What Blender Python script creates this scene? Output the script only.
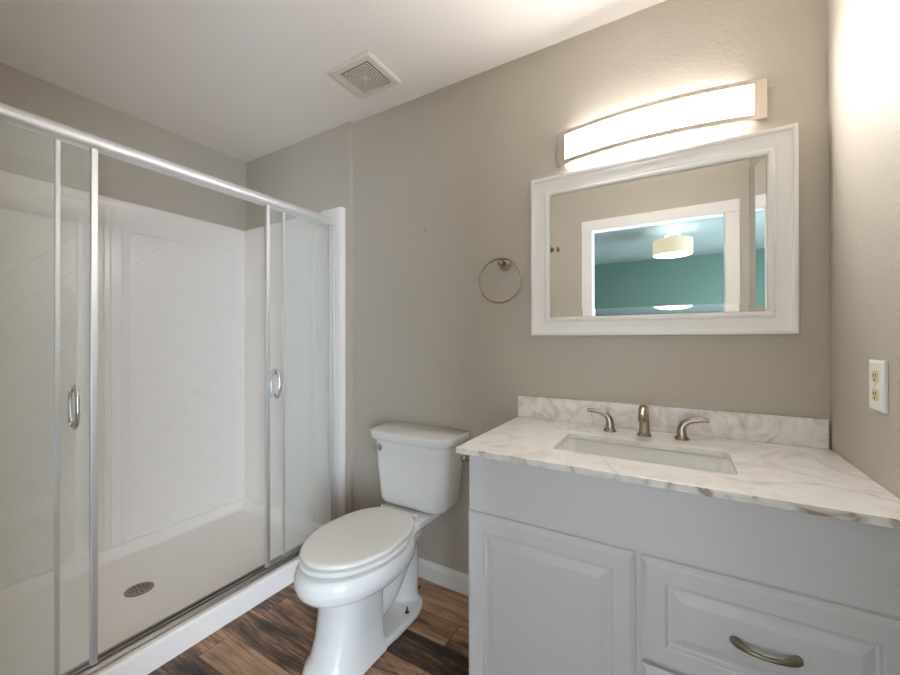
import bpy, bmesh, math, random
from mathutils import Vector, Matrix
PI = math.pi
random.seed(7)
for o in list(bpy.data.objects):
    bpy.data.objects.remove(o)
SC = bpy.context.scene
COL = SC.collection

# ------------------------------------------------------------------ camera
cam_d = bpy.data.cameras.new('camera')
cam_d.sensor_width = 36.0
cam_d.lens = 384.98 / 900 * 36.0
cam_d.clip_start = 0.02
cam = bpy.data.objects.new('camera', cam_d)
COL.objects.link(cam)
_R = Vector((0.8608, 0.5089, -0.0017)); _U = Vector((0.0032, -0.0020, 1.0)); 
_B = -Vector((-0.5089, 0.8608, 0.0033))
_m = Matrix((_R, _U, _B)).transposed().to_4x4()
_m.translation = Vector((0.0, -1.6116, 1.2042))
cam.matrix_world = _m
SC.camera = cam

# ------------------------------------------------------------------ world, exposure
w = bpy.data.worlds.new('world'); SC.world = w; w.use_nodes = True
w.node_tree.nodes['Background'].inputs[0].default_value = (0.75, 0.85, 1.0, 1)
w.node_tree.nodes['Background'].inputs[1].default_value = 1.0
SC.view_settings.view_transform = 'Standard'
SC.view_settings.look = 'None'
SC.view_settings.gamma = 1.0
SC.view_settings.use_curve_mapping = False
SC.view_settings.exposure = 0.73
SC.cycles.use_denoising = True
SC.cycles.max_bounces = 14
SC.cycles.diffuse_bounces = 8
SC.cycles.glossy_bounces = 6
SC.cycles.transparent_max_bounces = 16
SC.cycles.sample_clamp_indirect = 6.0
SC.cycles.sample_clamp_direct = 8.0
SC.cycles.caustics_reflective = False
SC.cycles.caustics_refractive = False

VANITY_LIGHT = 40.0      # glowing vanity diffuser
BED_LAMP = 2.0         # bedroom drum shade lamp
DAY_SIDE = 18.5         # bedroom side pane, added as a daylight source
DAY_REAR = 2.2          # bedroom rear pane, added as frontal fill

# ------------------------------------------------------------------ materials
def lin(c):
    return tuple(((x / 255) / 12.92 if x / 255 <= .04045 else ((x / 255 + .055) / 1.055) ** 2.4) for x in c)

def mat(name, col, rough=.5, metal=0., spec=.5, coat=0., emit=None, estr=0.):
    m = bpy.data.materials.new(name); m.use_nodes = True
    b = m.node_tree.nodes['Principled BSDF']
    b.inputs['Base Color'].default_value = (*col, 1)
    b.inputs['Roughness'].default_value = rough
    b.inputs['Metallic'].default_value = metal
    b.inputs['Specular IOR Level'].default_value = spec
    b.inputs['Coat Weight'].default_value = coat
    if emit:
        b.inputs['Emission Color'].default_value = (*emit, 1)
        b.inputs['Emission Strength'].default_value = estr
    return m

def N(m, kind, **kw):
    n = m.node_tree.nodes.new(kind)
    for k, v in kw.items():
        setattr(n, k, v)
    return n

def L(m, a, b):
    m.node_tree.links.new(a, b)

def bsdf(m):
    return m.node_tree.nodes['Principled BSDF']

def ramp(m, stops):
    r = N(m, 'ShaderNodeValToRGB')
    e = r.color_ramp.elements
    while len(e) > 1:
        e.remove(e[-1])
    e[0].position = stops[0][0]; e[0].color = (*stops[0][1], 1)
    for p, c in stops[1:]:
        x = e.new(p); x.color = (*c, 1)
    return r

def math_(m, op, a, b=None, c=None):
    n = N(m, 'ShaderNodeMath', operation=op)
    for i, v in enumerate((a, b, c)):
        if v is None: continue
        if isinstance(v, (int, float)): n.inputs[i].default_value = v
        else: L(m, v, n.inputs[i])
    return n.outputs[0]

def position(m):
    return N(m, 'ShaderNodeNewGeometry').outputs['Position']

def bump(m, height, strength, dist):
    b = N(m, 'ShaderNodeBump')
    b.inputs['Strength'].default_value = strength
    b.inputs['Distance'].default_value = dist
    L(m, height, b.inputs['Height'])
    L(m, b.outputs[0], bsdf(m).inputs['Normal'])

def orange_peel(m, scale=75, strength=.55, dist=.002):
    n = N(m, 'ShaderNodeTexNoise'); n.inputs['Scale'].default_value = scale; n.inputs['Detail'].default_value = 3
    L(m, position(m), n.inputs['Vector'])
    bump(m, n.outputs[0], strength, dist)

M = {}
M['wall'] = mat('taupe_paint', lin((188, 180, 167)), .55, spec=.35); orange_peel(M['wall'])
M['ceiling'] = mat('ceiling_paint', lin((242, 236, 230)), .8, spec=.2); orange_peel(M['ceiling'], 60, .3, .003)
M['trim'] = mat('white_trim_paint', lin((236, 234, 230)), .35)
M['green'] = mat('green_paint', lin((70, 92, 80)), .6); orange_peel(M['green'])
M['green_ceiling'] = mat('pale_green_ceiling', lin((104, 116, 110)), .8); orange_peel(M['green_ceiling'], 35, .5, .006)
M['carpet'] = mat('carpet', lin((150, 142, 132)), .95)
M['acrylic'] = mat('white_acrylic', lin((238, 232, 225)), .22, spec=.5)
M['pan'] = mat('white_pan', lin((244, 239, 233)), .3)
M['porcelain'] = mat('porcelain', lin((230, 229, 226)), .12, coat=.4)
M['plastic'] = mat('white_seat_plastic', lin((232, 229, 224)), .22)
M['cabinet'] = mat('white_cabinet_paint', lin((218, 217, 219)), .38)
M['chrome'] = mat('chrome', (.78, .78, .78), .12, 1.)
M['alu'] = mat('satin_aluminium', (.90, .895, .89), .42, .75)
M['strip'] = mat('strip_metal', (.86, .86, .87), .38, .88)
M['darkchrome'] = mat('track_metal', (.42, .39, .37), .28, 1.)
M['nickel'] = mat('brushed_nickel', lin((166, 154, 140)), .26, 1.)
M['nickel_light'] = mat('light_trim_metal', lin((212, 200, 188)), .42, .85)
M['bronze'] = mat('antique_nickel', lin((150, 138, 120)), .3, 1.)
M['dark'] = mat('dark_gap', lin((52, 44, 36)), .8)
M['vent'] = mat('vent_plastic', lin((226, 217, 202)), .5)
M['plate'] = mat('plate_plastic', lin((240, 238, 234)), .3)
M['almond'] = mat('almond_plastic', lin((226, 206, 168)), .4)
M['screw'] = mat('screw_metal', (.12, .11, .1), .4, 1.)
M['mirror'] = mat('mirror_silver', (.93, .95, .94), .0, 1.)
M['diffuser'] = mat('lit_diffuser', (.9, .9, .9), .5, emit=(1.0, .972, .950), estr=VANITY_LIGHT)
M['shade'] = mat('fabric_shade', lin((96, 90, 74)), .9, emit=lin((240, 228, 196)), estr=.5)
M['bulb'] = mat('lit_bulb', (.9, .9, .9), .5, emit=(.90, .95, 1.0), estr=60.)
M['shade_glow'] = mat('lit_shade_diffuser', (.9, .9, .9), .5, emit=(.93, .97, 1.0), estr=BED_LAMP)
M['day_side'] = mat('added_daylight_pane', (.8, .8, .8), .3, emit=(.70, .83, 1.0), estr=DAY_SIDE)
M['day_rear'] = mat('added_daylight_pane_rear', (.8, .8, .8), .3, emit=(.97, .94, 1.0), estr=DAY_REAR)

# embossed diamond tile lines of the shower panels
def tile_material(name, axis):
    m = mat(name, lin((238, 232, 225)), .2)
    s = N(m, 'ShaderNodeSeparateXYZ'); L(m, position(m), s.inputs[0])
    a, z = s.outputs[axis], s.outputs['Z']
    a0 = -.885 if axis == 'Y' else -2.11
    p = .175
    hs = []
    for sg in (1, -1):
        v = math_(m, 'ADD', math_(m, 'SUBTRACT', a, a0), math_(m, 'MULTIPLY', math_(m, 'SUBTRACT', z, 1.574), sg))
        v = math_(m, 'ADD', v, p * 50.5)
        v = math_(m, 'ABSOLUTE', math_(m, 'SUBTRACT', math_(m, 'FRACT', math_(m, 'DIVIDE', v, p)), .5))
        r = N(m, 'ShaderNodeMapRange', interpolation_type='SMOOTHSTEP')
        r.inputs['From Min'].default_value = 0.0; r.inputs['From Max'].default_value = .032
        L(m, v, r.inputs['Value']); hs.append(r.outputs[0])
    bump(m, math_(m, 'MINIMUM', *hs), .8, .0015)
    return m
M['tile_back'] = tile_material('acrylic_tile_back', 'Y')
M['tile_side'] = tile_material('acrylic_tile_side', 'X')

# clear shower glass: transparent, faintly green, with a mirror-like sheen by angle
def glass_material():
    m = bpy.data.materials.new('shower_glass'); m.use_nodes = True
    nt = m.node_tree; nt.nodes.remove(bsdf(m))
    out = nt.nodes['Material Output']
    t = N(m, 'ShaderNodeBsdfTransparent'); t.inputs[0].default_value = (.988, .996, .992, 1)
    g = N(m, 'ShaderNodeBsdfGlossy'); g.inputs['Roughness'].default_value = .0; g.inputs[0].default_value = (.95, 1, .98, 1)
    lw = N(m, 'ShaderNodeLayerWeight'); lw.inputs[0].default_value = .5
    f5 = math_(m, 'POWER', lw.outputs['Facing'], 5.0)
    f = math_(m, 'MULTIPLY_ADD', f5, .97, .025)
    mx = N(m, 'ShaderNodeMixShader')
    L(m, f, mx.inputs[0]); L(m, t.outputs[0], mx.inputs[1]); L(m, g.outputs[0], mx.inputs[2])
    d = N(m, 'ShaderNodeBsdfDiffuse'); d.inputs[0].default_value = (.86, .9, .88, 1)      # faint white diffuse layer
    m2 = N(m, 'ShaderNodeMixShader'); m2.inputs[0].default_value = .075
    L(m, mx.outputs[0], m2.inputs[1]); L(m, d.outputs[0], m2.inputs[2])
    L(m, m2.outputs[0], out.inputs['Surface'])
    return m
M['glass'] = glass_material()

# wood-look planks running along x
def floor_material():
    m = mat('wood_plank_tile', (.2, .12, .08), .38, spec=.4)
    pos = position(m)
    br = N(m, 'ShaderNodeTexBrick'); br.offset = .37; br.offset_frequency = 2
    br.inputs['Color1'].default_value = (0, 0, 0, 1); br.inputs['Color2'].default_value = (1, 1, 1, 1)
    br.inputs['Mortar'].default_value = (.5, .5, .5, 1)
    br.inputs['Scale'].default_value = 1.0; br.inputs['Brick Width'].default_value = .78
    br.inputs['Row Height'].default_value = .128; br.inputs['Mortar Size'].default_value = .0012
    br.inputs['Bias'].default_value = 0.0
    off = N(m, 'ShaderNodeVectorMath', operation='ADD'); off.inputs[1].default_value = (3.13, 4.037, 0)
    L(m, pos, off.inputs[0]); L(m, off.outputs[0], br.inputs['Vector'])
    rnd = N(m, 'ShaderNodeSeparateColor'); L(m, br.outputs['Color'], rnd.inputs[0])
    r = rnd.outputs[0]
    def grain(sx, sy, k, detail, dist):
        sc = N(m, 'ShaderNodeVectorMath', operation='MULTIPLY'); sc.inputs[1].default_value = (sx, sy, 1)
        L(m, pos, sc.inputs[0])
        cb = N(m, 'ShaderNodeCombineXYZ')
        L(m, math_(m, 'MULTIPLY', r, k), cb.inputs[2])
        L(m, math_(m, 'MULTIPLY', r, k * .7), cb.inputs[0])
        ad = N(m, 'ShaderNodeVectorMath', operation='ADD')
        L(m, sc.outputs[0], ad.inputs[0]); L(m, cb.outputs[0], ad.inputs[1])
        n = N(m, 'ShaderNodeTexNoise'); n.inputs['Scale'].default_value = 1; n.inputs['Detail'].default_value = detail
        n.inputs['Distortion'].default_value = dist; n.inputs['Roughness'].default_value = .6
        L(m, ad.outputs[0], n.inputs['Vector'])
        return n.outputs[0]
    g1 = grain(2.6, 17, 41, 5, .9)
    g2 = grain(7, 130, 17, 3, .2)
    v = math_(m, 'ADD', math_(m, 'MULTIPLY', g1, .85), math_(m, 'MULTIPLY', g2, .36))
    v = math_(m, 'ADD', v, math_(m, 'MULTIPLY', math_(m, 'SUBTRACT', r, .5), .26))
    rp = ramp(m, [(.40, lin((50, 40, 35))), (.50, lin((80, 62, 51))), (.57, lin((112, 86, 69))),
                  (.66, lin((164, 124, 96))), (.80, lin((200, 162, 128)))])
    L(m, v, rp.inputs[0])
    mx = N(m, 'ShaderNodeMix', data_type='RGBA')
    L(m, br.outputs['Fac'], mx.inputs[0]); L(m, rp.outputs[0], mx.inputs[6]); mx.inputs[7].default_value = (*lin((70, 54, 44)), 1)
    L(m, mx.outputs[2], bsdf(m).inputs['Base Color'])
    bump(m, math_(m, 'SUBTRACT', math_(m, 'MULTIPLY', g2, .3), br.outputs['Fac']), .4, .0015)
    return m
M['planks'] = floor_material()

# white stone with soft grey veins
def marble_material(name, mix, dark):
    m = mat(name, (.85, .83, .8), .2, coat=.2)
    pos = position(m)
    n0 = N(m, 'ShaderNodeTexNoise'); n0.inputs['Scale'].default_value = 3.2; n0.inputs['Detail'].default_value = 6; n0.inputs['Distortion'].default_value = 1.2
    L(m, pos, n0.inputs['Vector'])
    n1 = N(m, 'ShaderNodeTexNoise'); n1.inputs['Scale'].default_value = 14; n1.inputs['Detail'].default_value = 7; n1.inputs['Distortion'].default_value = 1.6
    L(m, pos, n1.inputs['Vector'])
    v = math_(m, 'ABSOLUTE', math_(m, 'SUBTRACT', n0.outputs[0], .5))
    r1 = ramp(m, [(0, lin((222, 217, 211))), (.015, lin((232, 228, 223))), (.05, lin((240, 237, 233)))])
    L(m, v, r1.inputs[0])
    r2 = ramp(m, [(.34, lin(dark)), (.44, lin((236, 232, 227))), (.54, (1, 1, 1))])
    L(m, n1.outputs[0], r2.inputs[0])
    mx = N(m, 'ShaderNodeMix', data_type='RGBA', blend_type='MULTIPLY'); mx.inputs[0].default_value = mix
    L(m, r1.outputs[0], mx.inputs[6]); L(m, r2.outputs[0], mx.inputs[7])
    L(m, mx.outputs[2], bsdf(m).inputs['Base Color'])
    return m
M['marble'] = marble_material('veined_stone', .26, (206, 198, 188))
M['stone_splash'] = marble_material('veined_stone_mottled', .5, (198, 190, 182))
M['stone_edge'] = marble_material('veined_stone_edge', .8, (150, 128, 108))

# ------------------------------------------------------------------ mesh helpers
OFF = {}

def link(name, bm, mats, parent=None, smooth=None, kind=None, label=None, loc=None, bevel=None):
    me = bpy.data.meshes.new(name)
    bmesh.ops.recalc_face_normals(bm, faces=bm.faces[:]) if smooth != 'keep' else None
    if parent is not None:
        off = OFF[parent.name]
    elif loc is not None:
        off = Vector(loc)
    else:
        xs = [v.co for v in bm.verts]
        off = Vector(((min(c.x for c in xs) + max(c.x for c in xs)) / 2, (min(c.y for c in xs) + max(c.y for c in xs)) / 2, min(c.z for c in xs)))
    bmesh.ops.translate(bm, verts=bm.verts[:], vec=-off)
    bm.to_mesh(me); bm.free()
    if not isinstance(mats, (list, tuple)): mats = [mats]
    for m in mats: me.materials.append(m)
    o = bpy.data.objects.new(name, me)
    COL.objects.link(o)
    OFF[o.name] = off
    if parent is not None: o.parent = parent
    else: o.location = off
    if smooth:
        for p in me.polygons: p.use_smooth = True
        if isinstance(smooth, (int, float)) and smooth is not True:
            me.set_sharp_from_angle(angle=math.radians(smooth))
    if bevel:
        b = o.modifiers.new('bevel', 'BEVEL'); b.width = bevel; b.segments = 2; b.limit_method = 'ANGLE'; b.angle_limit = math.radians(40)
    if kind: o['kind'] = kind
    if label: o['label'] = label
    return o

def thing(name, label, cat, loc, group=None):
    o = bpy.data.objects.new(name, None); COL.objects.link(o)
    o.empty_display_size = .05
    o.location = loc; OFF[o.name] = Vector(loc)
    o['label'] = label; o['category'] = cat
    if group: o['group'] = group
    return o

def tag(o, label, cat, group=None):
    o['label'] = label; o['category'] = cat
    if group: o['group'] = group
    return o

def box(bm, x0, x1, y0, y1, z0, z1, mi=0):
    vs = [bm.verts.new((x, y, z)) for x in (x0, x1) for y in (y0, y1) for z in (z0, z1)]
    for f in ((0, 1, 3, 2), (4, 6, 7, 5), (0, 4, 5, 1), (2, 3, 7, 6), (0, 2, 6, 4), (1, 5, 7, 3)):
        bm.faces.new([vs[i] for i in f]).material_index = mi
    return vs

def new(): return bmesh.new()

def boxes(*bs):
    bm = new()
    for b in bs: box(bm, *b)
    return bm

def loft(bm, rings, cap=True, closed=True, mi=0):
    R = [[bm.verts.new(p) for p in r] for r in rings]
    n = len(R[0])
    for a, b in zip(R, R[1:]):
        for i in range(n if closed else n - 1):
            j = (i + 1) % n
            bm.faces.new((a[i], a[j], b[j], b[i])).material_index = mi
    if cap:
        bm.faces.new(R[0][::-1]).material_index = mi
        bm.faces.new(R[-1]).material_index = mi
    return R

def tube(bm, pts, rad, n=14, closed=False, flat=1.0, up=None, cap=True, mi=0):
    """tube along points; rad is a number or a list; flat squashes the section along the frame's second axis"""
    P = [Vector(p) for p in pts]; k = len(P)
    rr = rad if isinstance(rad, (list, tuple)) else [rad] * k
    ff = flat if isinstance(flat, (list, tuple)) else [flat] * k
    rings = []; prev = None
    for i in range(k):
        if closed: d = P[(i + 1) % k] - P[i - 1]
        else: d = P[min(i + 1, k - 1)] - P[max(i - 1, 0)]
        d.normalize()
        if prev is None:
            u = Vector(up) if up else (Vector((0, 0, 1)) if abs(d.z) < .9 else Vector((0, 1, 0)))
        else: u = prev
        s = d.cross(u).normalized(); u = s.cross(d).normalized(); prev = u
        rings.append([P[i] + s * math.cos(2 * PI * j / n) * rr[i] + u * math.sin(2 * PI * j / n) * rr[i] * ff[i] for j in range(n)])
    if closed: rings.append(rings[0])
    if closed:
        R = [[bm.verts.new(p) for p in r] for r in rings[:-1]]
        for a in range(k):
            b = (a + 1) % k
            for i in range(n):
                j = (i + 1) % n
                bm.faces.new((R[a][i], R[a][j], R[b][j], R[b][i])).material_index = mi
    else:
        loft(bm, rings, cap, True, mi)

def lathe(bm, c, prof, axis='z', n=28, mi=0, cap=True):
    """prof: (radius, height) along axis from c"""
    c = Vector(c); rings = []
    for r, h in prof:
        ring = []
        for j in range(n):
            a = 2 * PI * j / n
            u, v = r * math.cos(a), r * math.sin(a)
            p = {'z': (u, v, h), 'y': (u, h, v), 'x': (h, u, v)}[axis]
            ring.append(c + Vector(p))
        rings.append(ring)
    loft(bm, rings, cap, True, mi)

def smooth_path(pts, k=6):
    P = [Vector(p) for p in pts]; out = []
    for i in range(len(P) - 1):
        p0, p1, p2, p3 = P[max(i - 1, 0)], P[i], P[i + 1], P[min(i + 2, len(P) - 1)]
        for j in range(k):
            t = j / k
            out.append(.5 * (2 * p1 + (p2 - p0) * t + (2 * p0 - 5 * p1 + 4 * p2 - p3) * t * t + (3 * p1 - p0 - 3 * p2 + p3) * t ** 3))
    out.append(P[-1]); return out

def interp(vals, k=6):
    out = []
    for a, b in zip(vals, vals[1:]):
        out += [a + (b - a) * j / k for j in range(k)]
    return out + [vals[-1]]

def rect_rings(bm, x0, x1, z0, z1, prof, cap=True, mi=0):
    """concentric rectangles in the xz plane; prof = [(inset, y)]"""
    loft(bm, [[(x0 + i, y, z0 + i), (x1 - i, y, z0 + i), (x1 - i, y, z1 - i), (x0 + i, y, z1 - i)] for i, y in prof], False, True, mi)
    if cap:
        bm.verts.ensure_lookup_table()
        bm.faces.new(bm.verts[-4:]).material_index = mi

def rrect(x0, x1, y0, y1, r, z, n=5):
    pts = []
    for cx, cy, a0 in ((x1 - r, y1 - r, 0), (x0 + r, y1 - r, 90), (x0 + r, y0 + r, 180), (x1 - r, y0 + r, 270)):
        for j in range(n + 1):
            a = math.radians(a0 + 90 * j / n)
            pts.append((cx + r * math.cos(a), cy + r * math.sin(a), z))
    return pts

def structure(name, bm, m, **kw):
    return link(name, bm, m, kind='structure', **kw)

# ------------------------------------------------------------------ room shell
H = 2.44
WF = -1.53        # inner face of the wall with the doorway
structure('floor', boxes((-2.75, .52, -1.59, .12, -.1, 0)), M['planks'])
structure('ceiling', boxes((-2.75, .52, -1.59, .12, H, H + .1)), M['ceiling'])
structure('wall_back', boxes((-2.75, .52, 0, .12, 0, H)), M['wall'])
structure('wall_shower', boxes((-2.597, -1.598, -.02, 0, 0, H)), M['wall'])
structure('wall_left', boxes((-2.75, -2.597, -1.59, 0, 0, H)), M['wall'])
structure('wall_right', boxes((.402, .52, -1.59, 0, 0, H)), M['wall'])
DX0, DX1, DZ = -.565, .272, 2.035
structure('wall_front', boxes((-2.597, DX0 - .012, -1.59, WF, 0, H), (DX1 + .012, .402, -1.59, WF, 0, H), (DX0 - .012, DX1 + .012, -1.59, WF, DZ + .012, H)), M['wall'])
# door lining and casing
bm = boxes((DX0 - .012, DX0, -1.59, WF, 0, DZ), (DX1, DX1 + .012, -1.59, WF, 0, DZ), (DX0 - .012, DX1 + .012, -1.59, WF, DZ, DZ + .012))
structure('trim_1', bm, M['trim'])
bm = new()
cw = .08
for y0, y1 in ((WF, WF + .014), (-1.59 - .014, -1.59)):
    box(bm, DX0 - cw, DX0 + .0, y0, y1, 0, DZ); box(bm, DX1, DX1 + cw, y0, y1, 0, DZ); box(bm, DX0 - cw, DX1 + cw, y0, y1, DZ, DZ + cw)
structure('trim_2', bm, M['trim'], bevel=.004)

def baseboard(name, a, b, n):
    """a to b along the wall, n = direction into the room"""
    a, b, n = Vector(a), Vector(b), Vector(n)
    prof = [(0, 0), (.014, 0), (.014, .062), (.0125, .07), (.008, .08), (.006, .09), (0, .09)]
    bm = new()
    loft(bm, [[p + n * d + Vector((0, 0, z)) for d, z in prof] for p in (a, b)])
    structure(name, bm, M['trim'])
baseboard('baseboard_back', (-1.596, 0, 0), (.40, 0, 0), (0, -1, 0))
baseboard('baseboard_right', (.402, -1.53, 0), (.402, -.6, 0), (-1, 0, 0))
baseboard('baseboard_front', (-1.6, WF, 0), (DX0 - cw, WF, 0), (0, 1, 0))

# bedroom beyond the doorway
BY, BX0, BX1 = -5.2, -2.2, 2.2
structure('floor_bedroom', boxes((BX0, BX1, BY, -1.59, -.1, 0)), M['carpet'])
structure('ceiling_bedroom', boxes((BX0, BX1, BY, -1.59, H, H + .1)), M['green_ceiling'])
structure('wall_bedroom_left', boxes((BX0 - .1, BX0, BY, -1.59, 0, H)), M['green'])
wy0, wy1, wz0, wz1 = -4.5, -1.9, .06, 2.08
structure('wall_bedroom_right', boxes((BX1, BX1 + .1, BY, wy0, 0, H), (BX1, BX1 + .1, wy1, -1.59, 0, H), (BX1, BX1 + .1, wy0, wy1, 0, wz0), (BX1, BX1 + .1, wy0, wy1, wz1, H)), M['green'])
rx0, rx1, rz0, rz1 = -1.3, 1.3, .3, 1.45
structure('wall_bedroom_rear', boxes((BX0, rx0, BY - .1, BY, 0, H), (rx1, BX1, BY - .1, BY, 0, H), (rx0, rx1, BY - .1, BY, 0, rz0), (rx0, rx1, BY - .1, BY, rz1, H)), M['green'])
structure('wall_bedroom_front', boxes((BX0, -2.75 + .2, -1.60, -1.59, 0, H), (.52, BX1, -1.69, -1.59, 0, H)), M['green'])
def added_window(name, bm_frame, bm_pane, m):
    f = structure(name, bm_frame, M['trim'])
    p = link('pane', bm_pane, m, parent=f)
bm = boxes((BX1 + .02, BX1 + .06, wy0, wy1, wz0, wz0 + .05), (BX1 + .02, BX1 + .06, wy0, wy1, wz1 - .05, wz1), (BX1 + .02, BX1 + .06, wy0, wy0 + .05, wz0, wz1), (BX1 + .02, BX1 + .06, wy1 - .05, wy1, wz0, wz1))
added_window('added_window_1', bm, boxes((BX1 + .035, BX1 + .045, wy0, wy1, wz0, wz1)), M['day_side'])  # unseen glowing pane, added to light shower, toilet and bathroom ceiling
bm = boxes((rx0, rx1, BY - .06, BY - .02, rz0, rz0 + .05), (rx0, rx1, BY - .06, BY - .02, rz1 - .05, rz1), (rx0, rx0 + .05, BY - .06, BY - .02, rz0, rz1), (rx1 - .05, rx1, BY - .06, BY - .02, rz0, rz1))
added_window('added_window_2', bm, boxes((rx0, rx1, BY - .045, BY - .035, rz0, rz1)), M['day_rear'])  # unseen glowing pane, added to light the cabinet front through the doorway

# ------------------------------------------------------------------ shower pan
def breaks(vals, fine=()):
    s = sorted(set(round(v, 4) for v in list(vals) + list(fine))); return s

def smoothstep(a, b, x):
    t = min(max((x - a) / (b - a), 0), 1); return t * t * (3 - 2 * t)

X0, X1, Y0, Y1 = -2.596, -1.642, -1.528, -.0215
def pan_z(x, y):
    fl = .050 + .012 * min(1, math.hypot(x + 2.14, y + .81) / .7)
    rim = max(1 - smoothstep(X0 + .022, X0 + .085, x), smoothstep(Y1 - .085, Y1 - .022, y), 1 - smoothstep(Y0 + .022, Y0 + .085, y))
    z = fl + (.112 - fl) * rim
    c = smoothstep(-1.79, -1.745, x)          # threshold
    z = z * (1 - c) + .096 * c
    if x > X1 - .012:
        z -= .012 * (1 - math.sqrt(max(0, 1 - ((x - X1 + .012) / .012) ** 2)))
    return z
xs = breaks([X0, X0 + .02] + [X0 + .022 + .063 * i / 6 for i in range(7)] + [-2.5 + .07 * i for i in range(11)] + [-1.79 + .045 * i / 6 for i in range(7)] + [-1.70, X1 - .012] + [X1 - .012 + .012 * math.sin(PI / 2 * i / 5) for i in range(6)])
ys = breaks([Y0, Y0 + .02, Y1, Y1 - .02] + [Y0 + .022 + .063 * i / 6 for i in range(7)] + [Y1 - .022 - .063 * i / 6 for i in range(7)] + [-1.44 + .08 * i for i in range(17)])
bm = new()
G = [[bm.verts.new((x, y, pan_z(x, y))) for y in ys] for x in xs]
B = [[bm.verts.new((x, y, 0.0005)) for y in ys] for x in xs]
for i in range(len(xs) - 1):
    for j in range(len(ys) - 1):
        bm.faces.new((G[i][j], G[i + 1][j], G[i + 1][j + 1], G[i][j + 1]))
        bm.faces.new((B[i][j], B[i][j + 1], B[i + 1][j + 1], B[i + 1][j]))
for i in range(len(xs) - 1):
    for j in (0, len(ys) - 1):
        bm.faces.new((G[i][j], G[i + 1][j], B[i + 1][j], B[i][j]))
for j in range(len(ys) - 1):
    for i in (0, len(xs) - 1):
        bm.faces.new((G[i][j], G[i][j + 1], B[i][j + 1], B[i][j]))
t = thing('shower_pan', 'white low acrylic shower base with raised curb beside the plank floor', 'shower base', (-2.14, -.8, 0))
link('basin', bm, M['pan'], parent=t, smooth=35)
bm = new()
zc = .0505
lathe(bm, (-2.14, -.81, zc), [(.055, 0), (.055, .002), (.052, .0035), (.044, .0035), (.042, .0025), (.0, .0025)], n=40)
for r, n in ((.012, 5), (.025, 9), (.036, 13)):
    for k in range(n):
        a = 2 * PI * k / n
        lathe(bm, (-2.14 + r * math.cos(a), -.81 + r * math.sin(a), zc + .0025), [(.0036, -.0005), (.0036, .0004)], n=8, mi=1)
link('drain_cover', bm, [M['bronze'], M['dark']], parent=t, smooth=30, label='round perforated metal drain cover')

# ------------------------------------------------------------------ shower surround
def relief_panel(place, a0, a1, z0, z1, rects, ridges, thick, tile_mi=1, ledge=True):
    """wall panel with recessed rectangles (a0,a1,z0,z1) and raised vertical ridges (a, half width, height); place(a, d, z) -> xyz, d out of the wall"""
    sl = .014; rec = .011
    A = [a0, a1]; Z = [z0, z1]
    for r in rects:
        A += [r[0], r[0] + sl, r[1] - sl, r[1]]; Z += [r[2], r[2] + sl, r[3] - sl, r[3]]
    for a, hw, h in ridges:
        A += [a - hw, a - hw * .5, a, a + hw * .5, a + hw]
    Z += [z1 - .055, z1 - .048, z1 - .035, z1 - .012, z1 - .006, z1 - .002]
    A, Z = breaks(A), breaks(Z)
    def depth(a, z):
        d = thick
        for r in rects:
            e = min(a - r[0], r[1] - a, z - r[2], r[3] - z)
            d -= rec * min(max(e / sl, 0), 1)
        for c, hw, h in ridges:
            if abs(a - c) < hw and z < z1 - .12:
                d += h * math.cos(PI / 2 * (a - c) / hw) ** 2
        if ledge:
            d += .005 * smoothstep(z1 - .055, z1 - .035, z)
            if z > z1 - .012: d -= .012 * (1 - math.sqrt(max(0, 1 - ((z - z1 + .012) / .0125) ** 2)))
        return d
    bm = new()
    V = [[bm.verts.new(place(a, depth(a, z), z)) for z in Z] for a in A]
    W = [[bm.verts.new(place(a, 0, z)) for z in Z] for a in A]
    for i in range(len(A) - 1):
        for j in range(len(Z) - 1):
            am, zm = (A[i] + A[i + 1]) / 2, (Z[j] + Z[j + 1]) / 2
            f = bm.faces.new((V[i][j], V[i + 1][j], V[i + 1][j + 1], V[i][j + 1]))
            if any(r[0] + sl < am < r[1] - sl and r[2] + sl < zm < r[3] - sl for r in rects): f.material_index = tile_mi
            bm.faces.new((W[i][j], W[i][j + 1], W[i + 1][j + 1], W[i + 1][j]))
    for i in range(len(A) - 1):
        for j in (0, len(Z) - 1): bm.faces.new((V[i][j], V[i + 1][j], W[i + 1][j], W[i][j]))
    for j in range(len(Z) - 1):
        for i in (0, len(A) - 1): bm.faces.new((V[i][j], V[i][j + 1], W[i][j + 1], W[i][j]))
    return bm
ST = 1.953
t = thing('shower_surround', 'glossy white acrylic shower wall surround with faint diagonal tile pattern', 'shower surround', (-2.14, -.8, .113))
bm = relief_panel(lambda a, d, z: (-2.5965 + d, a, z), -1.499, -.050, .113, ST,
                  [(-1.49, -.897, .135, 1.80), (-.705, -.112, .135, 1.80)], [(-.776, .006, .004), (-.806, .006, .004), (-.728, .005, .003)], .03)
link('back_panel', bm, [M['acrylic'], M['tile_back']], parent=t, smooth=30)
for (yw, sg) in ((-.0205, -1), (-1.5295, 1)):
    bm = relief_panel(lambda a, d, z: (a, yw + sg * d, z), -2.567, -1.795, .113, ST,
                      [(-2.42, -1.90, .135, 1.72)], [(-1.86, .006, .004)], .030)
    # front return of the panel beside the opening
    for pr in ([(-1.795, .030), (-1.76, .030), (-1.70, .033), (-1.650, .033), (-1.640, .029), (-1.636, .02), (-1.636, 0), (-1.795, 0)],):
        loft(bm, [[(x, yw + sg * d, z) for x, d in pr] for z in (.113, ST - .01, ST)])
    link('side_panel', bm, [M['acrylic'], M['tile_side']], parent=t, smooth=30)

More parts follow.
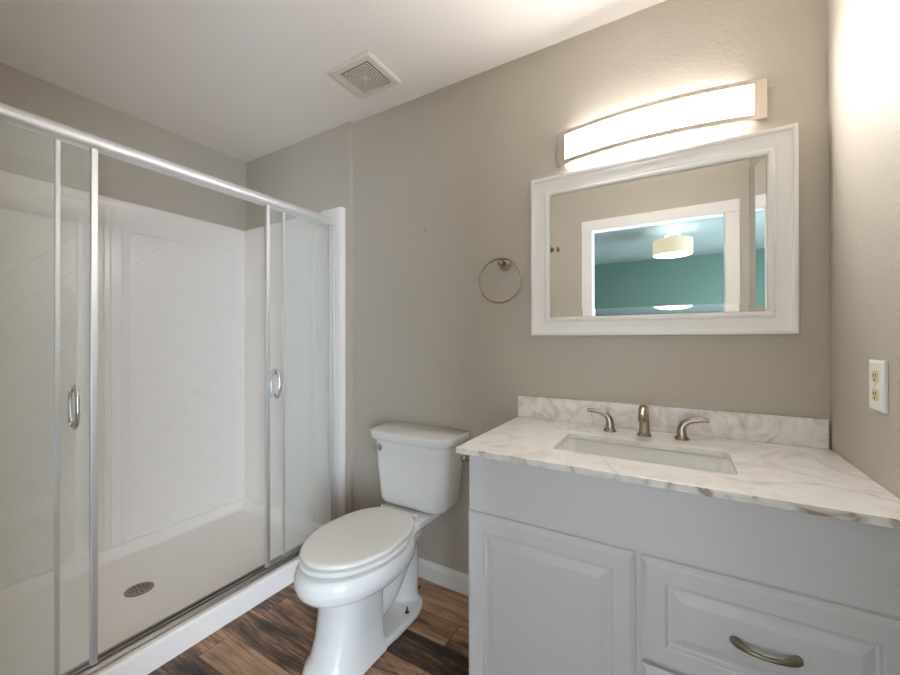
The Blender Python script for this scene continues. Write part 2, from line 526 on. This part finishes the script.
# ------------------------------------------------------------------ shower enclosure
t = thing('shower_enclosure', 'silver framed glass shower front with header rail above white curb', 'shower enclosure', (-1.70, -.8, .097))
EX = -1.70
ya, yb = -1.494, -.0555
prof = [(-.024, 1.848), (-.010, 1.846), (.010, 1.846), (.020, 1.852), (.024, 1.862), (.025, 1.872), (.022, 1.884), (.013, 1.892), (-.002, 1.895), (-.018, 1.893), (-.026, 1.886), (-.027, 1.856)]
bm = new(); loft(bm, [[(EX + x, y, z) for x, z in prof] for y in (ya, yb)])
link('header_rail', bm, M['alu'], parent=t, smooth=50)
bm = new()
prof = [(-.030, .097), (.030, .097), (.030, .104), (.024, .113), (.016, .113), (.014, .103), (.004, .103), (.002, .113), (-.004, .113), (-.006, .103), (-.016, .103), (-.018, .116), (-.028, .116), (-.030, .11)]
loft(bm, [[(EX + x, y, z) for x, z in prof] for y in (ya, yb)])
link('bottom_track', bm, M['darkchrome'], parent=t, smooth=30)
for y0, y1 in ((-.072, yb), (ya, -1.478)):
    link('wall_jamb', boxes((EX - .028, EX + .022, y0, y1, .117, 1.845)), M['alu'], parent=t, bevel=.002)
GZ0, GZ1 = .1165, 1.845
def pane(y0, y1, x, par, es):
    """glass pane with a slim metal strip on its edge(s)"""
    g = link('glass_pane', boxes((x - .003, x + .003, y0, y1, GZ0, GZ1)), M['glass'], parent=par)
    for y, hw, dx in es:
        link('edge_strip', boxes((x - dx, x + dx, y - hw, y + hw, GZ0, GZ1)), M['strip'], parent=par, bevel=.0015)
def fixed(y0, y1, edge):
    g = link('fixed_panel', boxes((EX - .016, EX - .010, y0, y1, GZ0, GZ1)), M['glass'], parent=t)
    link('edge_strip', boxes((EX - .019, EX - .007, edge - .006, edge + .006, GZ0, GZ1)), M['strip'], parent=g, bevel=.0015)
fixed(-1.478, -1.19, -1.19)
fixed(-.367, -.072, -.367)
link('door_guide', boxes((EX + .0185, EX + .030, -.372, -.345, .1135, .128)), M['chrome'], parent=t, bevel=.003)
def sliding(y0, y1, lead, label, hy, hz):
    x = EX + .012
    r = thing('sliding_shower_door', label, 'shower door', (x, (y0 + y1) / 2, GZ0), 'sliding glass shower doors')
    pane(y0, y1, x, r, [])
    hw = .009
    link('edge_strip', boxes((x - .011, x + .007, lead - hw, lead + hw, GZ0, GZ1)), M['strip'], parent=r, bevel=.002)
    other = y0 if lead == y1 else y1
    link('edge_strip', boxes((x - .006, x + .006, other - .006, other + .006, GZ0, GZ1)), M['strip'], parent=r, bevel=.0015)
    bm = new()
    pts = []
    for k in range(40):
        a = 2 * PI * k / 40
        c, s = math.cos(a), math.sin(a)
        pts.append((x + .034 * math.copysign(abs(c) ** .8, c), hy, hz + .068 * math.copysign(abs(s) ** .75, s)))
    tube(bm, pts, .0068, n=12, closed=True, up=(0, 1, 0))
    for dz in (-.055, .055):
        lathe(bm, (x, hy, hz + dz), [(.009, -.008), (.009, .008)], axis='x', n=16)
    link('pull_handle', bm, M['chrome'], parent=r, smooth=40)
sliding(-1.470, -1.107, -1.107, 'sliding glass shower door with chrome loop handle, left end of the enclosure', -1.157, .985)
sliding(-.471, -.082, -.471, 'sliding glass shower door with chrome loop handle, beside the toilet', -.430, .985)

# ------------------------------------------------------------------ toilet
TX = -1.083
t = thing('toilet', 'white two-piece toilet with closed lid between shower and vanity', 'toilet', (TX, -.42, 0))
def egg(z, yf, yr, hw, yw, n=44, p=2.0, pr=None, taper=0.):
    """egg outline: elliptical front from yw to yf, rear from yw to yr; taper narrows the rear towards a blunt end"""
    pr = pr or p; out = []
    for k in range(n):
        a = 2 * PI * k / n
        c, s = math.cos(a), math.sin(a)
        e = 2 / (p if s < 0 else pr)
        u = math.copysign(abs(s) ** e, s)
        x = hw * math.copysign(abs(c) ** e, c)
        if s > 0: x *= 1 - taper * u * u
        out.append((TX + x, yw + ((yw - yf) if s < 0 else (yr - yw)) * u, z))
    return out
bm = new()
# bowl
T_ = dict(pr=2.6, taper=.22)
loft(bm, [egg(.268, -.660, -.27, .106, -.48), egg(.280, -.694, -.24, .136, -.48), egg(.296, -.726, -.22, .164, -.48), egg(.318, -.746, -.21, .184, -.48), egg(.342, -.752, -.21, .191, -.48),
          egg(.368, -.748, -.215, .188, -.48, **T_), egg(.385, -.736, -.22, .180, -.48, **T_), egg(.394, -.710, -.23, .160, -.48, **T_)])
# front column
loft(bm, [egg(.005, -.730, -.42, .118, -.54, p=2.4, pr=6), egg(.03, -.722, -.425, .112, -.54, p=2.4, pr=6), egg(.06, -.694, -.43, .102, -.54, p=2.4, pr=6), egg(.12, -.672, -.43, .095, -.54, p=2.4, pr=6),
          egg(.20, -.656, -.43, .095, -.54, p=2.4, pr=6), egg(.30, -.650, -.43, .102, -.54, p=2.4, pr=6)])
# foot
loft(bm, [egg(.004, -.72, -.145, .118, -.32, pr=3), egg(.026, -.72, -.145, .118, -.32, pr=3), egg(.034, -.71, -.155, .110, -.32, pr=3)])
# trapway and rear body
tube(bm, smooth_path([(TX, -.46, .10), (TX, -.35, .13), (TX, -.27, .22), (TX, -.22, .27), (TX, -.19, .19), (TX, -.19, .06), (TX, -.19, .02)]), interp([.06, .064, .068, .07, .062, .06, .065]), n=20)
tube(bm, [(TX, -.47, .28), (TX, -.38, .27), (TX, -.26, .31), (TX, -.12, .35)], [.10, .09, .085, .07], n=20)
# deck under the tank
loft(bm, [rrect(TX - .09, TX + .09, -.27, -.035, .03, .345), rrect(TX - .130, TX + .130, -.29, -.03, .03, .385), rrect(TX - .130, TX + .130, -.29, -.03, .03, .410), rrect(TX - .124, TX + .124, -.285, -.037, .03, .416)])
body = link('bowl', bm, M['porcelain'], parent=t, smooth=True)
rm = body.modifiers.new('remesh', 'REMESH'); rm.mode = 'VOXEL'; rm.voxel_size = .0050; rm.use_smooth_shade = True
sm = body.modifiers.new('smooth', 'SMOOTH'); sm.factor = .5; sm.iterations = 6
# seat and lid
bm = new()
T_ = dict(pr=2.8, taper=.34)
loft(bm, [egg(.4025, -.665, -.25, .125, -.48, **T_), egg(.4025, -.730, -.246, .183, -.48, **T_), egg(.415, -.731, -.246, .184, -.48, **T_), egg(.417, -.728, -.25, .182, -.48, **T_)])
link('seat', bm, M['plastic'], parent=t, smooth=50)
bm = new()
T_ = dict(pr=4, taper=.36)
loft(bm, [egg(.4258, -.665, -.240, .125, -.48, **T_), egg(.4258, -.723, -.236, .179, -.48, **T_), egg(.4335, -.724, -.236, .180, -.48, **T_), egg(.4375, -.720, -.239, .177, -.48, **T_), egg(.439, -.706, -.246, .168, -.48, **T_), egg(.440, -.60, -.29, .10, -.48, **T_)])
for s_ in (-1, 1):
    tube(bm, [(TX + s_ * .075 - .025, -.236, .428), (TX + s_ * .075 + .025, -.236, .428)], .009, n=12)
link('seat_lid', bm, M['plastic'], parent=t, smooth=50)
# tank
TT = -1.069
def dshape(z, hw, yb_, yf, r, rb=.012, n=8):
    pts = []
    for cx, cy, rr, a0 in ((TT + hw - rb, yb_ - rb, rb, 0), (TT - hw + rb, yb_ - rb, rb, 90), (TT - hw + r, yf + r, r, 180), (TT + hw - r, yf + r, r, 270)):
        for j in range(n + 1):
            a = math.radians(a0 + 90 * j / n)
            pts.append((cx + rr * math.cos(a), cy + rr * math.sin(a), z))
    return pts
bm = new()
loft(bm, [dshape(.418, .150, -.045, -.165, .045), dshape(.422, .165, -.038, -.178, .055), dshape(.432, .178, -.032, -.190, .06), dshape(.45, .185, -.028, -.198, .06), dshape(.60, .198, -.022, -.205, .06), dshape(.729, .208, -.018, -.208, .06)])
link('tank', bm, M['porcelain'], parent=t, smooth=50)
bm = new()
loft(bm, [dshape(.7300, .214, -.016, -.212, .07), dshape(.7302, .226, -.012, -.223, .075), dshape(.735, .231, -.010, -.228, .078), dshape(.762, .233, -.010, -.230, .078), dshape(.7675, .231, -.012, -.228, .077), dshape(.770, .225, -.016, -.222, .072)])
link('tank_lid', bm, M['porcelain'], parent=t, smooth=50)
bm = new()
bx, bz = TT - .150, .690
lathe(bm, (bx, -.2075, bz), [(.017, .01), (.017, -.003), (.014, -.009), (.008, -.011), (.007, -.020)], axis='y', n=20)
tube(bm, smooth_path([(bx + .008, -.227, bz), (bx - .012, -.228, bz + .001), (bx - .034, -.226, bz + .004), (bx - .050, -.223, bz + .006)], 4), interp([.0075, .0065, .006, .008], 4), n=10, flat=.7)
link('flush_lever', bm, M['chrome'], parent=t, smooth=40, label='chrome flush lever')
for sx in (-1, 1):
    bm = new()
    lathe(bm, (TX + sx * .083, -.285, .033), [(.010, 0), (.010, .002), (.0075, .0025), (.0075, .008), (.0035, .008), (.0035, .024), (.0, .024)], n=12)
    link('floor_bolt', bm, M['screw'], parent=t, smooth=30, label='bare dark metal floor bolt')

# ------------------------------------------------------------------ vanity
t = thing('vanity_cabinet', 'white bathroom vanity cabinet with raised panel door and drawers', 'cabinet', (-.084, -.27, 0))
CX0, CX1, CF = -.571, .398, -.526
bm = new()
box(bm, CX0, CX0 + .018, CF, -.001, 0, .846); box(bm, CX1 - .018, CX1, CF, -.001, 0, .846)
box(bm, CX0 + .018, CX1 - .018, -.012, -.001, 0, .846); box(bm, CX0 + .018, CX1 - .018, CF + .06, -.012, .09, .106)
box(bm, CX0 + .018, CX1 - .018, CF, CF + .02, .64, .846)                       # plain top rail
box(bm, CX0 + .018, CX0 + .045, CF, CF + .02, .085, .64); box(bm, CX1 - .045, CX1 - .018, CF, CF + .02, .085, .64)
box(bm, -.115, -.055, CF, CF + .02, .085, .64); box(bm, -.055, CX1 - .045, CF, CF + .02, .385, .415)
box(bm, CX0 + .045, CX1 - .045, CF, CF + .02, .085, .13); box(bm, CX0 + .018, CX1 - .018, CF + .06, CF + .07, 0, .09)
link('carcass', bm, M['cabinet'], parent=t)
def front(name, x0, x1, z0, z1):
    yb_ = CF - .001; bm = new()
    pf = [(0, yb_), (0, yb_ - .011), (.003, yb_ - .0125), (.010, yb_ - .0185), (.013, yb_ - .0195), (.050, yb_ - .0195), (.053, yb_ - .0185), (.057, yb_ - .0100), (.062, yb_ - .0092), (.065, yb_ - .0098), (.084, yb_ - .0185), (.087, yb_ - .0192)]
    rect_rings(bm, x0, x1, z0, z1, pf)
    bm.verts.ensure_lookup_table(); bm.faces.new(bm.verts[0:4])
    return link(name, bm, M['cabinet'], parent=t)
front('door', -.568, -.094, .105, .664)
def pull(par, cx, cz):
    bm = new(); y = CF - .0205
    pts = smooth_path([(cx - .056, y - .002, cz), (cx - .047, y - .010, cz - .0005), (cx - .03, y - .021, cz - .001), (cx, y - .025, cz - .002), (cx + .03, y - .021, cz - .001), (cx + .047, y - .010, cz - .0005), (cx + .056, y - .002, cz)], 5)
    tube(bm, pts, interp([.0075, .0085, .0055, .0042, .0055, .0085, .0075], 5), n=14, up=(0, 0, 1))
    for s in (-1, 1):
        lathe(bm, (cx + s * .053, y + .0005, cz), [(.010, 0), (.0095, -.002), (.006, -.008)], axis='y', n=16)
    link('handle', bm, M['bronze'], parent=par, smooth=40, label='curved antique nickel pull')
d1 = front('drawer', -.080, .394, .405, .662); pull(d1, .161, .530)
d2 = front('drawer', -.080, .394, .140, .396); pull(d2, .161, .268)

# counter with a sink cut-out
t = thing('countertop', 'white veined stone counter on the vanity, with low backsplash', 'countertop', (-.098, -.28, .847))
bm = new()
SX0, SX1, SY0, SY1 = -.335, .130, -.432, -.200
outer = [(-.598, -.567), (.4015, -.567), (.4015, -.0005), (-.598, -.0005)]
inner = [(p[0], p[1]) for p in rrect(SX0, SX1, SY0, SY1, .022, 0, 5)]
def slab(bm, outer, inner, z0, z1):
    lo = {}
    for z in (z0, z1):
        ov = [bm.verts.new((x, y, z)) for x, y in outer]; iv = [bm.verts.new((x, y, z)) for x, y in inner]
        es = [bm.edges.new((l[i], l[(i + 1) % len(l)])) for l in (ov, iv) for i in range(len(l))]
        bmesh.ops.triangle_fill(bm, edges=es, use_beauty=True, use_dissolve=False)
        lo[z] = (ov, iv)
    for a, b in zip(lo[z0], lo[z1]):
        for i in range(len(a)):
            j = (i + 1) % len(a); bm.faces.new((a[i], a[j], b[j], b[i]))
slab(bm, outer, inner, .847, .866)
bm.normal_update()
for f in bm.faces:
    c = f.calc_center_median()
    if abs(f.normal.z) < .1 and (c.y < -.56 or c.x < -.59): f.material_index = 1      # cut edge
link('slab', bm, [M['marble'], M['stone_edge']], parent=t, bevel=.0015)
link('backsplash', boxes((-.598, .394, -.021, -.0008, .8663, .957)), M['stone_splash'], parent=t, bevel=.0015)

t = thing('sink', 'white rectangular undermount sink basin set into the stone counter', 'sink', (-.102, -.316, .72))
bm = new()
def sr(i, r, z): return rrect(SX0 + i, SX1 - i, SY0 + i, SY1 - i, r, z, 6)
rings = [sr(-.02, .03, .838), sr(-.02, .03, .8465), sr(-.003, .024, .8465), sr(.002, .024, .84), sr(.010, .03, .79), sr(.018, .035, .755), sr(.035, .045, .738), sr(.07, .03, .733),
         sr(.105, .009, .731), sr(.105, .009, .722), sr(.06, .03, .724), sr(.02, .045, .732), sr(.003, .035, .76), sr(-.006, .03, .80), sr(-.012, .03, .838)]
loft(bm, rings[:10] + rings[10:], False)
bm.verts.ensure_lookup_table(); n_ = len(rings[0])
bm.faces.new([bm.verts[i] for i in range(n_ * 8, n_ * 9)])
link('basin', bm, M['porcelain'], parent=t, smooth=50)
bm = new(); lathe(bm, (-.102, -.316, .732), [(.022, 0), (.022, .002), (.018, .003), (.0, .002)], n=24)
link('drain', bm, M['nickel'], parent=t, smooth=40)

# faucet
t = thing('faucet', 'brushed nickel three-piece faucet with two curved levers behind the sink', 'faucet', (-.101, -.12, .866))
FZ = .8662
bm = new()
lathe(bm, (-.101, -.115, FZ), [(.023, 0), (.023, .004), (.020, .008), (.0165, .012), (.015, .02)], n=24)
tube(bm, smooth_path([(-.101, -.115, FZ + .012), (-.101, -.117, FZ + .045), (-.101, -.124, FZ + .078), (-.101, -.141, FZ + .098), (-.101, -.168, FZ + .098), (-.101, -.196, FZ + .08), (-.101, -.206, FZ + .066)], 5),
     interp([.0175, .0158, .0150, .0142, .0135, .0130, .0125], 5), n=18, up=(1, 0, 0))
link('spout', bm, M['nickel'], parent=t, smooth=50)
for sg, hx in ((-1, -.214), (1, .011)):
    bm = new()
    lathe(bm, (hx, -.103, FZ), [(.022, 0), (.022, .004), (.019, .008), (.016, .011), (.0145, .016)], n=24)
    tube(bm, smooth_path([(hx, -.103, FZ + .011), (hx, -.103, FZ + .034), (hx + sg * .007, -.103, FZ + .052), (hx + sg * .026, -.103, FZ + .064), (hx + sg * .052, -.104, FZ + .069), (hx + sg * .078, -.105, FZ + .0705)], 5),
         interp([.0155, .0135, .0115, .0095, .0085, .0065], 5), n=16, up=(0, 1, 0), flat=interp([1, 1, 1, 1.05, 1.1, 1.1], 5))
    link('lever_handle', bm, M['nickel'], parent=t, smooth=50)

# ------------------------------------------------------------------ mirror
t = thing('wall_mirror', 'white framed mirror with cut glass edge on the wall above the vanity', 'mirror', (-.105, 0, 1.217))
MX0, MX1, MZ0, MZ1 = -.536, .327, 1.217, 1.876
bm = new()
pf = [(.01, -.0005), (0, -.002), (0, -.027), (.002, -.030), (.009, -.031), (.013, -.029), (.016, -.023), (.022, -.021), (.034, -.0205), (.045, -.019), (.052, -.016), (.055, -.0145), (.057, -.018), (.060, -.0195), (.067, -.0185), (.073, -.015), (.0755, -.012), (.0765, -.004), (.02, -.0005)]
loft(bm, [[(MX0 + i, y, MZ0 + i), (MX1 - i, y, MZ0 + i), (MX1 - i, y, MZ1 - i), (MX0 + i, y, MZ1 - i)] for i, y in pf + [pf[0]]], False)
bmesh.ops.remove_doubles(bm, verts=bm.verts[:], dist=1e-6)
link('frame', bm, M['trim'], parent=t, smooth=40)
GX0, GX1, GZa, GZb = MX0 + .0768, MX1 - .0768, MZ0 + .0768, MZ1 - .0768
bw = .028; yg = -.0075
inn = [(GX0 + bw, yg, GZa + bw), (GX1 - bw, yg, GZa + bw), (GX1 - bw, yg, GZb - bw), (GX0 + bw, yg, GZb - bw)]
bm = new()
bm.faces.new([bm.verts.new(p) for p in inn])
crn = [(GX0, GZa), (GX1, GZa), (GX1, GZb), (GX0, GZb)]
for k, rise in enumerate((.0023, .0019, .0013, .0004)):          # cut edge, its own slope on each side
    j = (k + 1) % 4
    q = [inn[k], (crn[k][0], yg - rise, crn[k][1]), (crn[j][0], yg - rise, crn[j][1]), inn[j]]
    bm.faces.new([bm.verts.new(p) for p in q])
    bm.faces.new([bm.verts.new(p) for p in (q[1], (crn[k][0], -.004, crn[k][1]), (crn[j][0], -.004, crn[j][1]), q[2])])
bm.faces.new([bm.verts.new((x, -.004, z)) for x, z in crn])
link('mirror_glass', bm, M['mirror'], parent=t, smooth='keep')

# ------------------------------------------------------------------ vanity light
t = thing('vanity_light', 'bowed bar wall light with glowing white diffuser above the mirror', 'wall light', (-.088, 0, 1.927))
LX0, LX1, LZ0, LZ1 = -.428, .253, 1.921, 2.052
def bow(x, d0=.012, d1=.060):
    s = (x - (LX0 + LX1) / 2) / ((LX1 - LX0) / 2)
    return -(d0 + (d1 - d0) * (1 - s * s))
link('back_plate', boxes((LX0 + .002, LX1 - .002, -.010, -.0008, LZ0 + .004, LZ1 - .002)), M['nickel_light'], parent=t)
xs_ = [LX0 + (LX1 - LX0) * i / 40 for i in range(41)]
bm = new()
for z0, z1 in ((LZ0, LZ0 + .016), (LZ1 - .016, LZ1)):
    loft(bm, [[(x, bow(x), z0), (x, bow(x), z1), (x, bow(x) + .012, z1), (x, bow(x) + .012, z0)] for x in xs_])
for a, b in ((0, 2), (38, 40)):
    loft(bm, [[(x, bow(x), LZ0 + .016), (x, bow(x), LZ1 - .016), (x, min(bow(x) + .012, -.001), LZ1 - .016), (x, min(bow(x) + .012, -.001), LZ0 + .016)] for x in xs_[a:b + 1]])
loft(bm, [[(x, bow(x) + .011, LZ1 - .003), (x, bow(x) + .011, LZ1 - .0005), (x, bow(x) * .45 - .004 if bow(x) < -.03 else bow(x) + .012, LZ1 - .0005), (x, bow(x) * .45 - .004 if bow(x) < -.03 else bow(x) + .012, LZ1 - .003)] for x in xs_])  # unseen half-width top cap, added to weaken the hot spot on the ceiling
link('trim_frame', bm, M['nickel_light'], parent=t, smooth=30)
bm = new()
xd = xs_[2:39]
loft(bm, [[(x, bow(x) + .0125, LZ0 + .001), (x, bow(x) + .0125, LZ0 + .0165), (x, bow(x) + .004, LZ0 + .0165), (x, bow(x) + .004, LZ1 - .0165), (x, bow(x) + .0125, LZ1 - .0165), (x, bow(x) + .0125, LZ1 - .004), (x, -.0105 if bow(x) + .0125 < -.0106 else bow(x) + .0130, LZ1 - .004), (x, -.0105 if bow(x) + .0125 < -.0106 else bow(x) + .0130, LZ0 + .001)] for x in xd])
link('diffuser', bm, M['diffuser'], parent=t, smooth=30, label='glowing white acrylic diffuser')

# ------------------------------------------------------------------ towel ring
t = thing('towel_ring', 'brushed nickel towel ring on the wall left of the mirror', 'towel ring', (-.663, 0, 1.535))
bm = new()
lathe(bm, (-.663, 0, 1.535), [(.028, -.0005), (.028, -.005), (.025, -.009), (.014, -.012), (.010, -.020), (.0095, -.042), (.0125, -.046), (.0135, -.054), (.0125, -.062), (.008, -.065), (0, -.0655)], axis='y', n=28)
link('post', bm, M['nickel'], parent=t, smooth=50)
bm = new()
tube(bm, [(-.6675 + .099 * math.sin(2 * PI * k / 64), -.055, 1.457 + .096 * math.cos(2 * PI * k / 64)) for k in range(64)], .0042, n=12, closed=True, up=(0, 1, 0))
link('ring', bm, M['nickel'], parent=t, smooth=True)

# ------------------------------------------------------------------ outlet
t = thing('wall_outlet', 'white duplex outlet plate on the right wall above the counter', 'outlet', (.402, -.342, 1.036))
bm = new()
loft(bm, [[(.4015 - d, -.342 + sy * (.040 - i), 1.094 + sz * (.059 - i)) for sy, sz in ((-1, -1), (1, -1), (1, 1), (-1, 1))] for i, d in ((0, 0), (0, .004), (.002, .006), (.007, .0075))])
link('cover_plate', bm, M['plate'], parent=t)
for dz in (.021, -.021):
    bm = new(); zc2 = 1.094 + dz
    loft(bm, [[(.394 - d, -.342 + p[0] * k, zc2 + p[1] * k) for p in [(math.copysign(abs(math.cos(a)) ** .5, math.cos(a)) * .0165, math.copysign(abs(math.sin(a)) ** .7, math.sin(a)) * .0145) for a in [2 * PI * i / 28 for i in range(28)]]] for k, d in ((1, 0), (1, .0008), (.96, .0012))])
    for sy, h in ((-1, .0042), (1, .0034)):
        box(bm, .3922, .3931, -.342 + sy * .006 - .0011, -.342 + sy * .006 + .0011, zc2 + .003 - h, zc2 + .003 + h, 1)
    lathe(bm, (.3931, -.342, zc2 - .0075), [(.0024, 0), (.0024, -.0009)], axis='x', n=10, mi=1)
    link('receptacle', bm, [M['almond'], M['dark']], parent=t, label='almond coloured receptacle')
bm = new(); lathe(bm, (.394, -.342, 1.094), [(.003, 0), (.003, -.001), (.0, -.0013)], axis='x', n=12)
link('screw', bm, M['alu'], parent=t)

# ------------------------------------------------------------------ ceiling vent
t = thing('ceiling_vent', 'square off-white exhaust fan grille on the ceiling', 'vent', (-1.259, -.26, H))
vc = Vector((-1.259, -.260)); hs = .1245
def sq(h, z): return [(vc.x - h, vc.y - h * .92, z), (vc.x + h, vc.y - h * .92, z), (vc.x + h, vc.y + h * .92, z), (vc.x - h, vc.y + h * .92, z)]
bm = new()
rs = [sq(hs, H - .0005), sq(hs, H - .008), sq(hs - .008, H - .014), sq(.089, H - .014), sq(.087, H - .003), sq(hs - .01, H - .0008)]
loft(bm, rs + [rs[0]], False)
bmesh.ops.remove_doubles(bm, verts=bm.verts[:], dist=1e-6)
link('frame', bm, M['vent'], parent=t)
bm = new()
loft(bm, [sq(.0868, H - .0006), sq(.0868, H - .003)], mi=1)
h = .086
while h > .02:
    rs = [sq(h - .0055, H - .011), sq(h - .0055, H - .0140), sq(h - .0112, H - .0140), sq(h - .0112, H - .011)]
    loft(bm, rs + [rs[0]], False)
    h -= .0117
loft(bm, [sq(.012, H - .011), sq(.012, H - .0140)])
box(bm, vc.x - .002, vc.x + .002, vc.y - .076, vc.y + .076, H - .0115, H - .003, 1); box(bm, vc.x - .083, vc.x + .083, vc.y - .002, vc.y + .002, H - .0115, H - .003, 1)
link('grille', bm, [M['vent'], M['dark']], parent=t, label='concentric square louvres')

# ------------------------------------------------------------------ small things
t = thing('toilet_paper_holder', 'small dark nickel paper holder on the vanity side near the tank', 'paper holder', (-.566, -.40, .776))
bm = new()
lathe(bm, (-.5712, -.40, .776), [(.02, .0005), (.02, -.004), (.012, -.01), (.007, -.014), (.006, -.088)], axis='x', n=20)
lathe(bm, (-.662, -.40, .776), [(.0, .011), (.007, .0095), (.0105, .005), (.0115, 0), (.0105, -.005), (.007, -.0095), (0, -.011)], axis='x', n=18)
link('post', bm, M['bronze'], parent=t, smooth=50)
bm = new(); tube(bm, [(-.662, -.392, .776), (-.662, -.27, .776)], .0055, n=12)
link('roller_bar', bm, M['bronze'], parent=t, smooth=40)

t = thing('robe_hook', 'small nickel robe hook on the wall beside the doorway, seen in the mirror', 'hook', (-.836, WF, 1.925))
bm = new()
lathe(bm, (-.836, WF, 1.925), [(.02, .0005), (.02, .004), (.012, .008), (.008, .014)], axis='y', n=20)
link('rosette', bm, M['nickel'], parent=t, smooth=50)
bm = new()
tube(bm, smooth_path([(-.836, WF + .012, 1.925), (-.836, WF + .035, 1.918), (-.836, WF + .05, 1.925), (-.836, WF + .055, 1.945)]), .006, n=12)
lathe(bm, (-.836, WF + .056, 1.95), [(0, -.009), (.007, -.007), (.010, 0), (.007, .007), (0, .009)], n=14)
link('hook', bm, M['nickel'], parent=t, smooth=50)

bm = new(); lathe(bm, (-1.099, 0, 1.755), [(.0035, .0), (.0035, -.004), (0, -.005)], axis='y', n=10)
tag(link('wall_screw', bm, M['screw']), 'tiny dark screw left in the bare wall above the toilet', 'screw')

# bedroom ceiling light
CX, CY = -.047, -3.45
t = thing('ceiling_light', 'semi-flush drum shade ceiling light glowing in the green room, seen in the mirror', 'ceiling light', (CX, CY, H))
bm = new(); lathe(bm, (CX, CY, H), [(.075, -.0005), (.075, -.012), (.06, -.022), (.012, -.026), (.008, -.03), (.008, -.15), (0, -.15)], n=32)
link('canopy', bm, M['alu'], parent=t, smooth=40)
for s in (-1, 1):
    bm = new(); tube(bm, smooth_path([(CX, CY, H - .05), (CX + s * .05, CY, H - .06), (CX + s * .09, CY, H - .09), (CX + s * .10, CY, H - .14)]), .004, n=10)
    link('arm', bm, M['alu'], parent=t, smooth=40)
bm = new(); lathe(bm, (CX, CY, 0), [(.200, 2.150), (.200, 2.318), (.196, 2.318), (.196, 2.150), (.200, 2.150)], n=48, cap=False)
link('shade', bm, M['shade'], parent=t, smooth=40)
bm = new(); lathe(bm, (CX, CY, 0), [(.195, 2.158), (.19, 2.152), (.14, 2.142), (.06, 2.136), (0, 2.135)], n=40, cap=False)
bmesh.ops.remove_doubles(bm, verts=bm.verts[:], dist=1e-6)
link('bottom_diffuser', bm, M['shade_glow'], parent=t, smooth=True)
bm = new(); lathe(bm, (CX, CY, 0), [(.04, 2.135), (.03, 2.128), (.012, 2.122), (.008, 2.112), (0, 2.108)], n=20)
link('finial', bm, M['alu'], parent=t, smooth=40)
bm = new(); lathe(bm, (CX, CY, 0), [(0, 2.22), (.03, 2.23), (.045, 2.26), (.035, 2.29), (.016, 2.30)], n=20)
link('bulb', bm, M['bulb'], parent=t, smooth=True)
